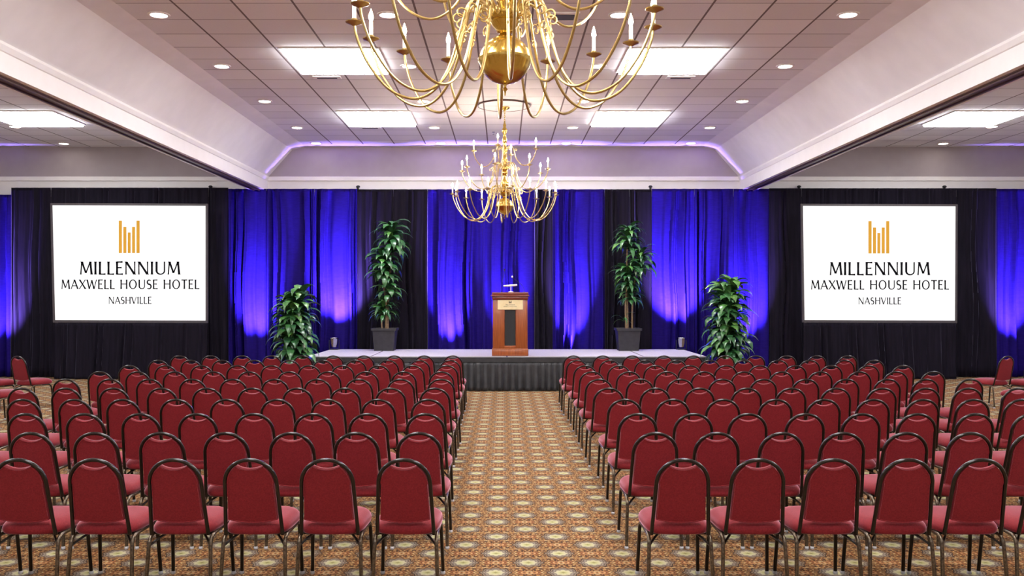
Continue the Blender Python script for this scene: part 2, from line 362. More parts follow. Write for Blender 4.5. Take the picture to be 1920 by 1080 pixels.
def sprinkler(x, y, label):
    t = thing('sprinkler', label, 'sprinkler', (x, y, ZC), 0, 'ceiling sprinklers')
    b = BM(); lathe(b, [(0.035, 0), (0.035, -0.008), (0.012, -0.012), (0.010, -0.045), (0.022, -0.048), (0.022, -0.052), (0.004, -0.054)], 14); obj('head', b, 'chrome', t)
sprinkler(1.37, 13.0, 'tiny ceiling sprinkler right of the large chandelier')
sprinkler(-0.2, 18.2, 'tiny ceiling sprinkler behind the small chandelier')
for cy, nm in ((15.62, 'farther'), (5.45, 'nearer')):
    t = thing('ceiling_medallion', 'round ceiling medallion with recess shade painted as dark rim above the %s chandelier' % nm, 'ceiling medallion', (0.01, cy, ZC-0.001), 0, 'ceiling medallions')
    b = BM(); lathe(b, [(0.445, 0.0), (0.445, -0.022), (0.40, -0.024), (0.10, -0.024)], 48); obj('plate', b, 'tile', t)
    b = BM(); n = 48
    prof = [(0.446, 0.0), (0.455, -0.004), (0.455, -0.026), (0.446, -0.028)]
    rings = [[b.verts.new((r*math.cos(2*PI*k/n), r*math.sin(2*PI*k/n), z)) for k in range(n)] for r, z in prof]
    for A, B in zip(rings, rings[1:]):
        for k in range(n): b.faces.new((A[k], A[(k+1) % n], B[(k+1) % n], B[k]))
    obj('rim', b, 'track', t)  # dark colour stands for the shaded edge of a dome recess

# ------------------------------------------------------------------ chandeliers
ARM_L = [(.055, .22), (.10, .31), (.16, .355), (.225, .32), (.265, .18), (.34, -.06), (.44, -.20), (.56, -.24), (.70, -.18), (.82, -.03), (.885, .12), (.90, .20)]
ARM_M = [(.05, .66), (.10, .745), (.15, .755), (.195, .68), (.23, .50), (.30, .36), (.40, .285), (.50, .28), (.61, .34), (.70, .45), (.75, .56), (.76, .62)]
ARM_T = [(.04, .98), (.08, 1.05), (.125, 1.05), (.16, .97), (.20, .84), (.28, .73), (.36, .70), (.44, .735), (.51, .83), (.545, .92), (.55, .97)]
def spiral(c, r0, turns, a0, dirn, n=16):
    return [(c[0]+r0*(1-0.75*i/n)*math.cos(a0+dirn*turns*2*PI*i/n), c[1]+r0*(1-0.75*i/n)*math.sin(a0+dirn*turns*2*PI*i/n)) for i in range(n+1)]
def chandelier(name, label, loc, off_l, off_m):
    t = thing(name, label, 'chandelier', loc, 0, 'brass chandeliers')
    top = ZC-0.026-loc[2]
    b = BM(); lathe(b, [(0.004, -.215), (0.006, -.19), (0.016, -.178), (0.007, -.165), (0.010, -.15), (0.03, -.143), (0.055, -.137), (0.08, -.126), (0.105, -.107), (0.127, -.082), (0.144, -.052), (0.154, -.022),
                        (0.164, -.008), (0.164, .006), (0.157, .010), (0.15, .04), (0.125, .085), (0.085, .12), (0.05, .138), (0.04, .145), (0.03, .16)], 32)
    obj('globe', b, 'brass', t)
    b = BM(); lathe(b, [(0.03, .155), (0.05, .165), (0.055, .18), (0.075, .20), (0.088, .225), (0.078, .235), (0.095, .25), (0.10, .275), (0.085, .285), (0.06, .31), (0.045, .34), (0.062, .37),
                        (0.07, .41), (0.055, .45), (0.03, .49), (0.026, .53), (0.05, .56), (0.055, .59), (0.04, .61), (0.06, .64), (0.065, .67), (0.05, .70), (0.03, .73), (0.04, .77), (0.05, .81), (0.04, .85),
                        (0.022, .88), (0.03, .92), (0.05, .95), (0.055, .985), (0.04, 1.02), (0.025, 1.06), (0.038, 1.11), (0.044, 1.15), (0.03, 1.2), (0.022, 1.24), (0.042, 1.28), (0.045, 1.33),
                        (0.025, 1.37), (0.03, 1.41), (0.016, 1.44), (0.012, 1.47), (0.006, 1.48)], 20)
    obj('shaft', b, 'brass', t)
    b = BM(); z = 1.47; k = 0
    while z < top-0.05:
        a = k*PI/2
        tube(b, [(0.011*math.cos(2*PI*i/10)*math.cos(a), 0.011*math.cos(2*PI*i/10)*math.sin(a), z+0.02+0.021*math.sin(2*PI*i/10)) for i in range(11)], 0.0055, 5, False)
        z += 0.033; k += 1
    obj('chain', b, 'brass', t)
    b = BM(); lathe(b, [(0.008, top-.07), (0.02, top-.06), (0.03, top-.045), (0.075, top-.03), (0.09, top-.012), (0.09, top-.001)], 24); obj('canopy', b, 'brass', t)
    protos = {}
    def arm(kind, path, curls, ang):
        if kind not in protos:
            pts = [(r, 0, z) for r, z in path]; b = BM(); tube(b, spline(pts, 5), 0.0085, 8)
            for c in curls: tube(b, spline([(r, 0, z) for r, z in c], 1), [0.006-0.0025*i/(len(c)-1) for i in range(len(c))], 6)
            e = pts[-1]
            pan = lathe(BM(), [(0.010, -.012), (0.02, -.006), (0.035, .0), (0.052, .008), (0.054, .013), (0.048, .012), (0.02, .008), (0.016, .022), (0.019, .03), (0.012, .034)], 18, e)
            can = lathe(BM(), [(0.0125, .03), (0.0125, .034), (0.0125, .118), (0.0105, .12), (0.006, .121)], 12, e)
            bu = lathe(BM(), [(0.005, .12), (0.009, .126), (0.0145, .14), (0.0155, .15), (0.012, .165), (0.007, .18), (0.003, .193), (0.0008, .20)], 10, e)
            a = obj('arm', b, 'brass_arm', t)
            p = obj('drip_pan', pan, 'brass_arm', a); c2 = obj('candle', can, 'candle', a); f = obj('bulb', bu, 'bulb', a)
            protos[kind] = a
        else:
            src = protos[kind]; a = src.copy(); COL.objects.link(a); a.parent = t
            for g in src.children:
                d = g.copy(); COL.objects.link(d); d.parent = a
        a.rotation_euler = (0, 0, ang)
    cl = [spiral((.285, .24), .038, 1.1, PI*0.9, -1), spiral((.27, .145), .028, 1.1, PI*0.8, -1), spiral((.135, .27), .042, 1.2, PI*0.4, 1)]
    cm = [spiral((.245, .64), .03, 1.1, PI*0.9, -1), spiral((.12, .68), .034, 1.2, PI*0.4, 1)]
    ct = [spiral((.20, .97), .026, 1.1, PI*0.9, -1), spiral((.095, 1.0), .025, 1.2, PI*0.4, 1)]
    for k in range(16): arm('L', ARM_L, cl, off_l+k*PI/8)
    for k in range(8): arm('M', ARM_M, cm, off_m+k*PI/4)
    for k in range(4): arm('T', ARM_T, ct, off_m+k*PI/2)
    return t
R = math.radians
chandelier('chandelier', 'large brass candle chandelier hanging nearest, cut off by the top edge', (0.01, 5.45, 3.18), R(93.2), R(78))
chandelier('chandelier', 'smaller looking brass candle chandelier hanging farther off before the blue lit drapes', (0.02, 15.7, 3.31), R(95), R(78))

# ------------------------------------------------------------------ lettering
def arc(cx, cy, rx, ry, a0, a1, n=22): return [(cx+rx*math.cos(R(a0+(a1-a0)*i/n)), cy+ry*math.sin(R(a0+(a1-a0)*i/n))) for i in range(n+1)]
TK, TN = 0.16, 0.095
GLY = {  # width, list of (points, start width, end width)
 'M': (0.98, [([(0.10, 0), (0.17, 1)], TN, TN), ([(0.17, 1), (0.48, 0.12)], TK, TK*.8), ([(0.48, 0.12), (0.80, 1)], TN, TN), ([(0.80, 1), (0.90, 0)], TK, TK)]),
 'I': (0.26, [([(0.13, 0), (0.13, 1)], TK, TK)]),
 'L': (0.56, [([(0.13, 0), (0.13, 1)], TK, TK), ([(0.10, 0.035), (0.54, 0.035)], TN, TN*1.3)]),
 'E': (0.60, [([(0.13, 0), (0.13, 1)], TK, TK), ([(0.10, 0.035), (0.56, 0.035)], TN, TN*1.3), ([(0.10, 0.53), (0.47, 0.53)], TN, TN*1.2), ([(0.10, 0.965), (0.54, 0.965)], TN, TN*1.3)]),
 'N': (0.88, [([(0.12, 0), (0.12, 1)], TN, TN), ([(0.12, 1), (0.76, 0.0)], TK, TK), ([(0.76, 0), (0.76, 1)], TN, TN)]),
 'U': (0.84, [([(0.14, 1), (0.14, 0.3)]+arc(0.43, 0.3, 0.29, 0.27, 180, 275)[1:], TK, TN), (arc(0.43, 0.3, 0.29, 0.27, 270, 360)+[(0.72, 1)], TN, TN*1.1)]),
 'A': (0.82, [([(0.05, 0), (0.42, 1)], TN, TN), ([(0.40, 1), (0.78, 0)], TK, TK), ([(0.18, 0.34), (0.64, 0.34)], TN, TN)]),
 'X': (0.78, [([(0.08, 1), (0.72, 0)], TK, TK), ([(0.70, 1), (0.05, 0)], TN, TN)]),
 'W': (1.12, [([(0.05, 1), (0.30, 0)], TK, TK), ([(0.30, 0), (0.56, 0.95)], TN, TN), ([(0.54, 0.95), (0.80, 0)], TK, TK), ([(0.80, 0), (1.06, 1)], TN, TN)]),
 'H': (0.86, [([(0.13, 0), (0.13, 1)], TK, TK), ([(0.73, 0), (0.73, 1)], TK, TK), ([(0.13, 0.53), (0.73, 0.53)], TN, TN)]),
 'O': (0.96, [('O', 0, 0)]),
 'S': (0.60, [(arc(0.31, 0.735, 0.2, 0.225, 40, 270, 16)+arc(0.29, 0.265, 0.22, 0.245, 90, -140, 16)[1:], TN, TN)]),
 'T': (0.68, [([(0.34, 0), (0.34, 1)], TK, TK), ([(0.03, 0.965), (0.65, 0.965)], TN*1.2, TN*1.2)]),
 'V': (0.80, [([(0.05, 1), (0.40, 0)], TK, TK), ([(0.40, 0), (0.74, 1)], TN, TN)]),
}
def lettering(name, text, x0, x1, z0, h, y, m, parent, track=0.07):
    tot = 0
    for ch in text: tot += (0.42 if ch == ' ' else GLY[ch][0]) + track
    tot -= track; sx = (x1-x0)/tot; b = BM(); X = 0
    def P(u, v): return (x0+u*sx, y, z0+v*h)
    def stroke(pts, w0, w1, ox, swell=False):
        L = []; n = len(pts)
        for i, (u, v) in enumerate(pts):
            a, c = pts[max(i-1, 0)], pts[min(i+1, n-1)]; d = Vector((c[0]-a[0], c[1]-a[1])).normalized()
            t = i/(n-1); wd = w0+(w1-w0)*t
            if swell: wd *= 1+0.75*math.sin(PI*t)
            elif n == 2: pass
            hw = wd/2
            if n == 2 and abs(d.y) > 0.5: nx, ny = hw/abs(d.y), 0.0; nx = nx if d.y < 0 else -nx
            else: nx, ny = -d.y*hw, d.x*hw
            L.append(((u+nx+ox, v+ny), (u-nx+ox, v-ny)))
        if n == 2:                                            # flared ends
            (a1, a2), (c1, c2) = L
            mids = []
            for t, k in ((0, 1.22), (0.14, 1.0), (0.5, 0.9), (0.86, 1.0), (1, 1.22)):
                p = [a1[0]+(c1[0]-a1[0])*t, a1[1]+(c1[1]-a1[1])*t]; q = [a2[0]+(c2[0]-a2[0])*t, a2[1]+(c2[1]-a2[1])*t]
                m_ = [(p[0]+q[0])/2, (p[1]+q[1])/2]
                mids.append(((m_[0]+(p[0]-m_[0])*k, m_[1]+(p[1]-m_[1])*k), (m_[0]+(q[0]-m_[0])*k, m_[1]+(q[1]-m_[1])*k)))
            L = mids
        vs_ = [(b.verts.new(P(*p)), b.verts.new(P(*q))) for p, q in L]
        for (p, q), (p2, q2) in zip(vs_, vs_[1:]): b.faces.new((p, q, q2, p2))
    for ch in text:
        if ch == ' ': X += 0.42+track; continue
        wd, st = GLY[ch]
        for pts, w0, w1 in st:
            if pts == 'O':
                n = 40; o_ = arc(0.48, 0.5, 0.43, 0.52, 0, 360, n); i_ = arc(0.48, 0.5, 0.43-TK*0.95, 0.52-TN, 0, 360, n)
                ov = [b.verts.new(P(u+X, v)) for u, v in o_[:-1]]; iv = [b.verts.new(P(u+X, v)) for u, v in i_[:-1]]
                for k in range(n): b.faces.new((ov[k], ov[(k+1) % n], iv[(k+1) % n], iv[k]))
            else: stroke(pts, w0, w1, X, ch == 'S')
        X += wd+track
    o = obj(name, b, m, parent, False); return o
def bars(name, rects, y, m, parent):
    b = BM()
    for x0, x1, z0, z1 in rects: quad(b, (x0, y, z0), (x1, y, z0), (x1, y, z1), (x0, y, z1))
    return obj(name, b, m, parent, False)

# ------------------------------------------------------------------ projection screens
def screen(side, corners, dx, dy):
    YS = 19.3; t = thing('projection_screen', 'lit white projection screen on the %s showing gold bars above black lettering' % side, 'projection screen', (px(corners[0][0]+143, 0, YS)[0], YS, 0), 0, 'projection screens')
    ox = t.location.x
    def L(x, y, d=0.0): X, Z = px(x, y, YS+d); return X-ox, Z
    tl, tr, br, bl = [L(*c) for c in corners]
    b = BM()
    f = [bm_pt for bm_pt in (tl, tr, br, bl)]
    loft(b, [[(x, -0.012, z) for x, z in f], [(x, 0.0, z) for x, z in f]]); obj('screen_surface', b, 'screen', t, False)
    e = 0.045; out = [(tl[0]-e, tl[1]+e), (tr[0]+e, tr[1]+e), (br[0]+e, br[1]-e*1.2), (bl[0]-e, bl[1]-e*1.2)]
    b = BM()
    lo = [[b.verts.new((x, y, z)) for x, z in pts] for pts, y in ((out, -0.02), (out, 0.03), (f, 0.03), (f, -0.02))]
    for i in range(4):
        A, B = lo[i], lo[(i+1) % 4]
        for k in range(4): b.faces.new((A[k], A[(k+1) % 4], B[(k+1) % 4], B[k]))
    obj('frame', b, 'frame', t, False)
    for sx in (bl[0]+0.02, br[0]-0.02):
        b = BM(); box(b, sx-0.025, sx+0.025, 0.0, 0.028, 0.03, tl[1]-0.05, 0.004); box(b, sx-0.03, sx+0.03, 0.0, 0.06, 0.0, 0.035, 0.005); obj('leg', b, 'frame', t, False)
    def Z(zx, zy): return L(zx/3.856+80+dx, zy/3.856+360+dy)
    rc = []
    for a, c, tp in ((552, 575, 207), (585, 607, 253), (617, 638, 293), (648, 670, 253), (680, 703, 207)):
        x0, z1 = Z(a, tp); x1, z0 = Z(c, 441); rc.append((x0, x1, z0, z1))
    bars('emblem', rc, -0.014, 'gold_img', t)
    for txt, a, c, tp, bt in (('MILLENNIUM', 268, 997, 503, 597), ('MAXWELL HOUSE HOTEL', 135, 1135, 634, 701), ('NASHVILLE', 478, 790, 758, 808)):
        x0, z1 = Z(a, tp); x1, z0 = Z(c, bt); lettering('lettering', txt, x0, x1, z0, z1-z0, -0.014, 'ink_img', t)
screen('left', ((99, 385), (386, 386), (386, 601), (104, 600)), 0, 0)
screen('right', ((1505, 386), (1791, 387), (1790, 601), (1508, 600)), 1404.6, 1)

# ------------------------------------------------------------------ drapes
def drape(name, label, xa, xb, y, ytop, m, lam=0.16, amp=0.05, seed=0, ybot=None, group='stage drapes', flare=0.0, cat='curtain', hem=True):
    rnd = random.Random(seed); X0 = (xa-PX)*y/FPX+0.0015; X1 = (xb-PX)*y/FPX-0.0015
    zt = EYE+(PY-ytop)*y/FPX; W = X1-X0; nx = max(8, int(W/0.014)); nz = 18
    ph = [rnd.uniform(0, 6.28) for _ in range(6)]
    b = BM(); G = []
    for j in range(nz+1):
        t = j/nz; z = 0.012+(zt-0.012)*t; row = []
        if j == nz-1: z = zt-0.07
        for i in range(nx+1):
            s = i/nx; x = s*W
            xx = x+0.03*math.sin(2.1*z+ph[0])*math.sin(PI*s)
            fa = 2*PI*xx/lam+1.6*math.sin(2*PI*xx/(lam*3.7)+ph[1])+0.9*math.sin(2*PI*xx/(lam*2.3)+ph[2])
            A = amp*(0.6+0.4*math.sin(2*PI*xx/(lam*3.1)+ph[3]))
            k = 1.0-0.35*t*t
            yy = A*k*(math.sin(fa)+0.3*math.sin(2*fa+ph[4])+0.22*math.sin(3.3*fa+ph[5]))*math.sin(PI*min(1, max(0, min(s, 1-s)/0.06))/2)
            if z > zt-0.06 and hem: yy = 0.3*yy+0.008*math.sin(2*PI*x/0.03)
            yy -= flare*(1-t)**3
            row.append(b.verts.new((x, yy, z)))
        G.append(row)
    for j in range(nz):
        for i in range(nx): b.faces.new((G[j][i], G[j][i+1], G[j+1][i+1], G[j+1][i]))
    o = obj(name, b, m, None, True, (X0, y, 0)); md = o.modifiers.new('thick', 'SOLIDIFY'); md.thickness = 0.0015
    tag(o, label, cat, group); return o
YD = 19.66
D = [  # x0, x1, top, kind, label
 (-190, -84, 365, 'blue', 'blue lit drape beyond the left edge of the view'),
 (-84, 21, 365, 'blue', 'bright blue drape at the left edge, left of the black drape'),
 (428, 500, 354, 'blue', 'blue lit drape just right of the black drape beside the left screen'),
 (500, 590, 354, 'blue', 'darker blue drape above the left bush'),
 (590, 670, 354, 'blue', 'bright blue drape between the left bush and the left tall plant'),
 (802, 905, 355, 'blue', 'bright blue drape with glowing patch left of the lectern'),
 (905, 1002, 355, 'blue', 'blue drape directly behind the lectern'),
 (1036, 1134, 355, 'blue', 'bright blue lit drape with glowing patch right of the lectern'),
 (1222, 1302, 354, 'blue', 'bright blue drape just right of the right tall plant'),
 (1302, 1375, 354, 'blue', 'darker blue lit drape behind the left half of the right bush'),
 (1375, 1442, 354, 'blue', 'blue lit drape between the right bush and the black drape'),
 (1868, 1975, 354, 'blue', 'bright blue drape at the right edge, right of the black drape'),
 (1975, 2090, 354, 'blue', 'blue lit drape beyond the right edge of the view'),
 (670, 738, 355, 'velour', 'black drape behind the left tall plant'),
 (738, 802, 355, 'velour', 'black drape just right of the left tall plant'),
 (1002, 1036, 355, 'velour', 'narrow black drape right of the lectern'),
 (1134, 1180, 355, 'velour', 'black drape just left of the right tall plant'),
 (1180, 1222, 355, 'velour', 'narrow black drape behind the right tall plant'),
]
for i, (a, c, tp, kd, lab) in enumerate(sorted(D)):
    drape('stage_drape', lab, a, c, YD, tp, kd, lam=0.27 if kd == 'blue' else 0.19, amp=0.115 if kd == 'blue' else 0.07, seed=i+3)
YV = YD
V = [(21, 96, 352, 'black drape left of the left projection screen'), (96, 391, 352, 'wide black drape hanging behind the left projection screen'),
     (391, 428, 352, 'narrow black drape right of the left projection screen'),
     (1442, 1503, 353, 'black drape left of the right projection screen'), (1503, 1793, 353, 'wide black drape hanging behind the right projection screen'),
     (1793, 1868, 353, 'black drape right of the right projection screen')]
for i, (a, c, tp, lab) in enumerate(V): drape('stage_drape', lab, a, c, YV, tp, 'velour', lam=0.17, amp=0.045, seed=40+i, flare=0.03)
for s, (a, c) in (('left', (103, 388)), ('right', (1507, 1792))):
    drape('screen_skirt', 'gathered black skirt hanging below the %s projection screen' % s, a, c, 19.2, 606, 'velour', lam=0.19, amp=0.04, seed=70+a, flare=0.04, group='screen skirts', cat='skirt')
for x, lab in ((390, 'right of the left screen'), (669, 'above the left tall plant'), (1222, 'above the right tall plant'), (1503, 'left of the right screen'), (1778, 'right of the right screen')):
    X = (x-PX)*19.7/FPX; t = thing('drape_pole', 'dark drape pole with its tip showing over the drapes %s' % lab, 'pole', (X, 19.87, 0), 0, 'drape poles')
    b = BM(); lathe(b, [(0.024, 0.02), (0.024, 4.13), (0.03, 4.135), (0.045, 4.145), (0.045, 4.16), (0.03, 4.18), (0.01, 4.185)], 12); obj('pole', b, 'black_metal', t)
    b = BM(); box(b, -0.2, 0.2, -0.05, 0.1, 0, 0.02, 0.005); obj('base_plate', b, 'black_metal', t)

# ------------------------------------------------------------------ stage
ZS = 0.638; SY0, SY1 = 16.8, 19.1
st = thing('stage', 'low stage with grey carpeted decks and pleated black skirt', 'stage', (0.065, SY0, 0))
edges = [-3.72, -2.535, 0.0, 2.535, 3.72]
for a, c in zip(edges, edges[1:]):
    b = BM(); box(b, a+0.016, c-0.016, 0.01, SY1-SY0, ZS-0.06, ZS, 0.004); o = obj('deck', b, 'deck', st, False)
    b = BM(); box(b, a+0.008, c-0.008, 0.0, 0.011, ZS-0.035, ZS+0.002); obj('edge_strip', b, 'deck_edge', o, False)
    for lx in (a+0.12, c-0.12):
        for ly in (0.15, SY1-SY0-0.15):
            b = BM(); tube(b, [(lx, ly, 0), (lx, ly, ZS-0.06)], 0.025, 10); obj('leg', b, 'black_metal', st)
def skirt(pts, z0, z1, parent, seed, name='skirt'):
    rnd = random.Random(seed); b = BM(); G = []; (xa, ya), (xb, yb) = pts; Ln = math.hypot(xb-xa, yb-ya); n = int(Ln/0.012)
    dx, dy = (xb-xa)/Ln, (yb-ya)/Ln; ph = [rnd.uniform(0, 6) for _ in range(4)]; nz = 8
    for j in range(nz+1):
        t = j/nz; z = z0+(z1-z0)*t; row = []
        for i in range(n+1):
            s = i/n*Ln; fa = 2*PI*s/0.125+1.3*math.sin(s*3.1+ph[0])+0.8*math.sin(s*7.3+ph[1])
            o_ = 0.026*(1-0.75*t)*(math.sin(fa)+0.3*math.sin(2*fa+ph[2]))-0.03*(1-t)
            row.append(b.verts.new((xa+dx*s+dy*o_, ya+dy*s+dx*o_*1.0, z)))
        G.append(row)
    for j in range(nz):
        for i in range(n): b.faces.new((G[j][i], G[j][i+1], G[j+1][i+1], G[j+1][i]))
    o = obj(name, b, 'skirt', parent); o.modifiers.new('thick', 'SOLIDIFY').thickness = 0.003; return o
skirt(((-3.72, -0.025), (3.72, -0.025)), 0.01, ZS-0.10, st, 5)
b = BM(); box(b, -3.73, 3.73, -0.035, -0.004, ZS-0.105, ZS-0.012, 0.004); obj('valance', b, 'skirt', st, False)
skirt(((3.74, 0.0), (3.74, SY1-SY0)), 0.01, ZS-0.04, st, 6); skirt(((-3.74, SY1-SY0), (-3.74, 0.0)), 0.01, ZS-0.04, st, 7)

# ------------------------------------------------------------------ lectern
lx = 0.125; ly = 16.9
t = thing('lectern', 'cherry wood lectern with gold plate and dark centre panel at the stage front', 'lectern', (lx, ly, ZS+0.003))
HW = 0.325
b = BM(); box(b, -HW-0.015, HW+0.015, -0.005, 0.50, 0, 0.125, 0.012); box(b, -HW-0.005, HW+0.005, 0.005, 0.49, 0.12, 0.14, 0.006); obj('base', b, 'wood', t)
b = BM()
box(b, -HW, -0.105, 0.02, 0.48, 0.135, 1.06, 0.008); box(b, 0.105, HW, 0.02, 0.48, 0.135, 1.06, 0.008)
box(b, -0.106, 0.106, 0.02, 0.48, 0.135, 0.19, 0.004); box(b, -0.106, 0.106, 0.02, 0.48, 0.86, 1.06, 0.004); box(b, -0.106, 0.106, 0.05, 0.48, 0.185, 0.865); obj('body', b, 'wood', t)
b = BM(); box(b, -0.098, 0.098, 0.036, 0.052, 0.195, 0.855, 0.002); obj('centre_panel', b, 'grille', t, False)['label'] = 'dark cloth centre panel'
b = BM(); box(b, -HW-0.012, HW+0.012, -0.01, 0.50, 1.05, 1.115, 0.01); box(b, -HW-0.035, HW+0.035, -0.035, 0.52, 1.112, 1.135, 0.006); box(b, -HW-0.015, HW+0.015, -0.015, 0.51, 1.133, 1.19, 0.008); obj('top', b, 'wood_top', t)
b = BM(); box(b, -0.235, 0.24, 0.008, 0.021, 0.865, 1.045, 0.003); pl = obj('plate', b, 'plate', t, False)
cx = 0.0; rc = [(cx-0.026+0.011*i, cx-0.026+0.011*i+0.008, 0.985, 0.985+h) for i, h in enumerate((0.045, 0.034, 0.026, 0.034, 0.045))]
bars('emblem', rc, 0.0065, 'ink', pl)
lettering('lettering', 'MILLENNIUM', -0.085, 0.085, 0.945, 0.02, 0.0065, 'ink', pl); lettering('lettering', 'MAXWELL HOUSE HOTEL', -0.125, 0.125, 0.915, 0.016, 0.0065, 'ink', pl)
zt = ZS+1.19
t = thing('reading_lamp', 'small pale reading lamp with a bar head standing on the lectern', 'lamp', (lx+0.015, ly+0.25, zt))
b = BM(); lathe(b, [(0.05, 0), (0.05, 0.012), (0.02, 0.02), (0.008, 0.025), (0.008, 0.12), (0.004, 0.125)], 14); obj('stand', b, 'white_metal', t)
b = BM(); tube(b, [(-0.14, 0, 0.118), (-0.13, 0, 0.122), (0.0, 0, 0.130), (0.11, 0, 0.138), (0.12, 0, 0.139)], [0.012, 0.017, 0.019, 0.017, 0.012], 12); obj('lamp_shade', b, 'white_metal', t)
for rx, hx, lab, top, nm in ((0.265, 0.04, 'thin gooseneck microphone arching from the right end of the lectern', 0.30, 1), (-0.165, -0.095, 'tall thin dark gooseneck microphone on the left end of the lectern', 0.44, 2)):
    t = thing('gooseneck_microphone', lab, 'microphone', (lx+rx, ly+0.3, zt), 0, 'lectern microphones')
    b = BM(); lathe(b, [(0.02, 0), (0.02, 0.008), (0.008, 0.012), (0.004, 0.02)], 12); obj('base', b, 'black_metal', t)
    if nm == 1: pts = [(0, 0, 0.01), (-0.005, 0, 0.07), (-0.05, 0, 0.15), (-0.13, 0, 0.21), (-0.20, -0.02, 0.265), (-0.225, -0.03, 0.29)]
    else: pts = [(0, 0, 0.01), (0.006, 0, 0.10), (0.02, 0, 0.22), (0.045, 0, 0.34), (0.06, -0.01, 0.42)]
    b = BM(); tube(b, spline(pts, 5), 0.0045, 6); obj('gooseneck', b, 'black_metal', t)
    e = pts[-1]; b = BM(); lathe(b, [(0.004, -0.012), (0.014, -0.006), (0.016, 0.01), (0.012, 0.024), (0.004, 0.028)], 12, e); obj('microphone_head', b, 'white_metal' if nm == 1 else 'black_metal', t)

# ------------------------------------------------------------------ uplights
def uplight(x, y, z, label, power=1.0, tx=None, tz=1.75, cone=46):
    t = thing('uplight', label, 'uplight', (x, y, z), 0, 'blue uplights')
    b = BM(); box(b, -0.09, 0.09, -0.07, 0.07, 0, 0.015, 0.004); box(b, -0.11, -0.098, -0.018, 0.018, 0.0, 0.2, 0.003); box(b, 0.098, 0.11, -0.018, 0.018, 0.0, 0.2, 0.003); box(b, -0.11, 0.11, -0.018, 0.018, 0.0, 0.014); obj('yoke', b, 'black_metal', t, False)
    b = BM(); lathe(b, [(0.03, 0.05), (0.055, 0.055), (0.062, 0.09), (0.075, 0.13), (0.085, 0.22), (0.092, 0.235), (0.088, 0.25), (0.078, 0.25), (0.07, 0.215), (0.06, 0.21)], 18); obj('can', b, 'chrome', t)
    b = BM(); lathe(b, [(0.068, 0.212), (0.068, 0.222)], 18); obj('lens', b, 'lens', t)
    la = bpy.data.lights.new('uplight_beam', 'SPOT'); la.energy = UPLIGHT_W*power; la.color = UP_COL; la.spot_size = R(cone); la.spot_blend = 1.0; la.shadow_soft_size = 0.05
    lo = bpy.data.objects.new('uplight_beam', la); COL.objects.link(lo); lo.parent = t; lo.location = (0, 0, 0.26)
    d = Vector(((tx if tx is not None else x)-x, YD-y, tz-(z+0.26))); lo.rotation_euler = d.to_track_quat('-Z', 'Y').to_euler()
pxX = lambda x, y: (x-PX)*y/FPX
uplight(pxX(627, 19.0), 18.98, ZS, 'small blue uplight on the left end of the stage beside the left bush', 0.8, None, 1.9, 66)
uplight(pxX(1277, 19.0), 18.98, ZS, 'small blue uplight on the right end of the stage beside the right bush', 0.8, None, 1.9, 66)
for x, pw in ((843, 1.0), (950, 0.7), (1072, 1.0)):
    uplight(pxX(x, 19.3), 19.21, 0, 'blue uplight standing on the floor behind the stage', pw, None, 1.6, 42)
for x, pw in ((-14, 0.8), (470, 1.0), (1412, 1.0), (1922, 0.8)):
    uplight(pxX(x, 19.1), 18.95, 0, 'blue uplight standing on the floor before the drapes, hidden by seats', pw, None, 1.65, 44)

# ------------------------------------------------------------------ plants
def leaf(b, base, az, el, ln, wd, droop, rnd):
    n = 7; p = Vector(base); d_az = Vector((math.cos(az), math.sin(az), 0)); side = Vector((-math.sin(az), math.cos(az), 0)); rows = []
    tw = rnd.uniform(-0.5, 0.5)
    for i in range(n+1):
        t = i/n; e = el-droop*t**1.2
        d = d_az*math.cos(e)+Vector((0, 0, 1))*math.sin(e)
        nn = d.cross(side)
        sd = (side*math.cos(tw*t)+nn*math.sin(tw*t))
        wv = wd*(0.35+0.65*math.sin(PI*min(1, t*0.9+0.12)))*(1 if t < 0.75 else max(0.06, (1-t)/0.25))
        rows.append([b.verts.new(p-sd*wv/2), b.verts.new(p-nn*wv*0.12*(-1)), b.verts.new(p+sd*wv/2)])
        p = p+d*(ln/n)
    for A, B in zip(rows, rows[1:]):
        b.faces.new((A[0], A[1], B[1], B[0])); b.faces.new((A[1], A[2], B[2], B[1]))
def rosette(c, h, n, ln, wd, rnd, el=(0.35, 1.25), dr=(1.7, 2.9)):
    b = BM()
    for i in range(n):
        t = i/n; az = i*2.39996+rnd.uniform(-0.3, 0.3)
        e = el[0]+(el[1]-el[0])*t+rnd.uniform(-0.15, 0.15)
        leaf(b, (c[0], c[1], c[2]+h*t), az, e, ln*rnd.uniform(0.75, 1.15), wd*rnd.uniform(0.8, 1.2), rnd.uniform(*dr), rnd)
    return b
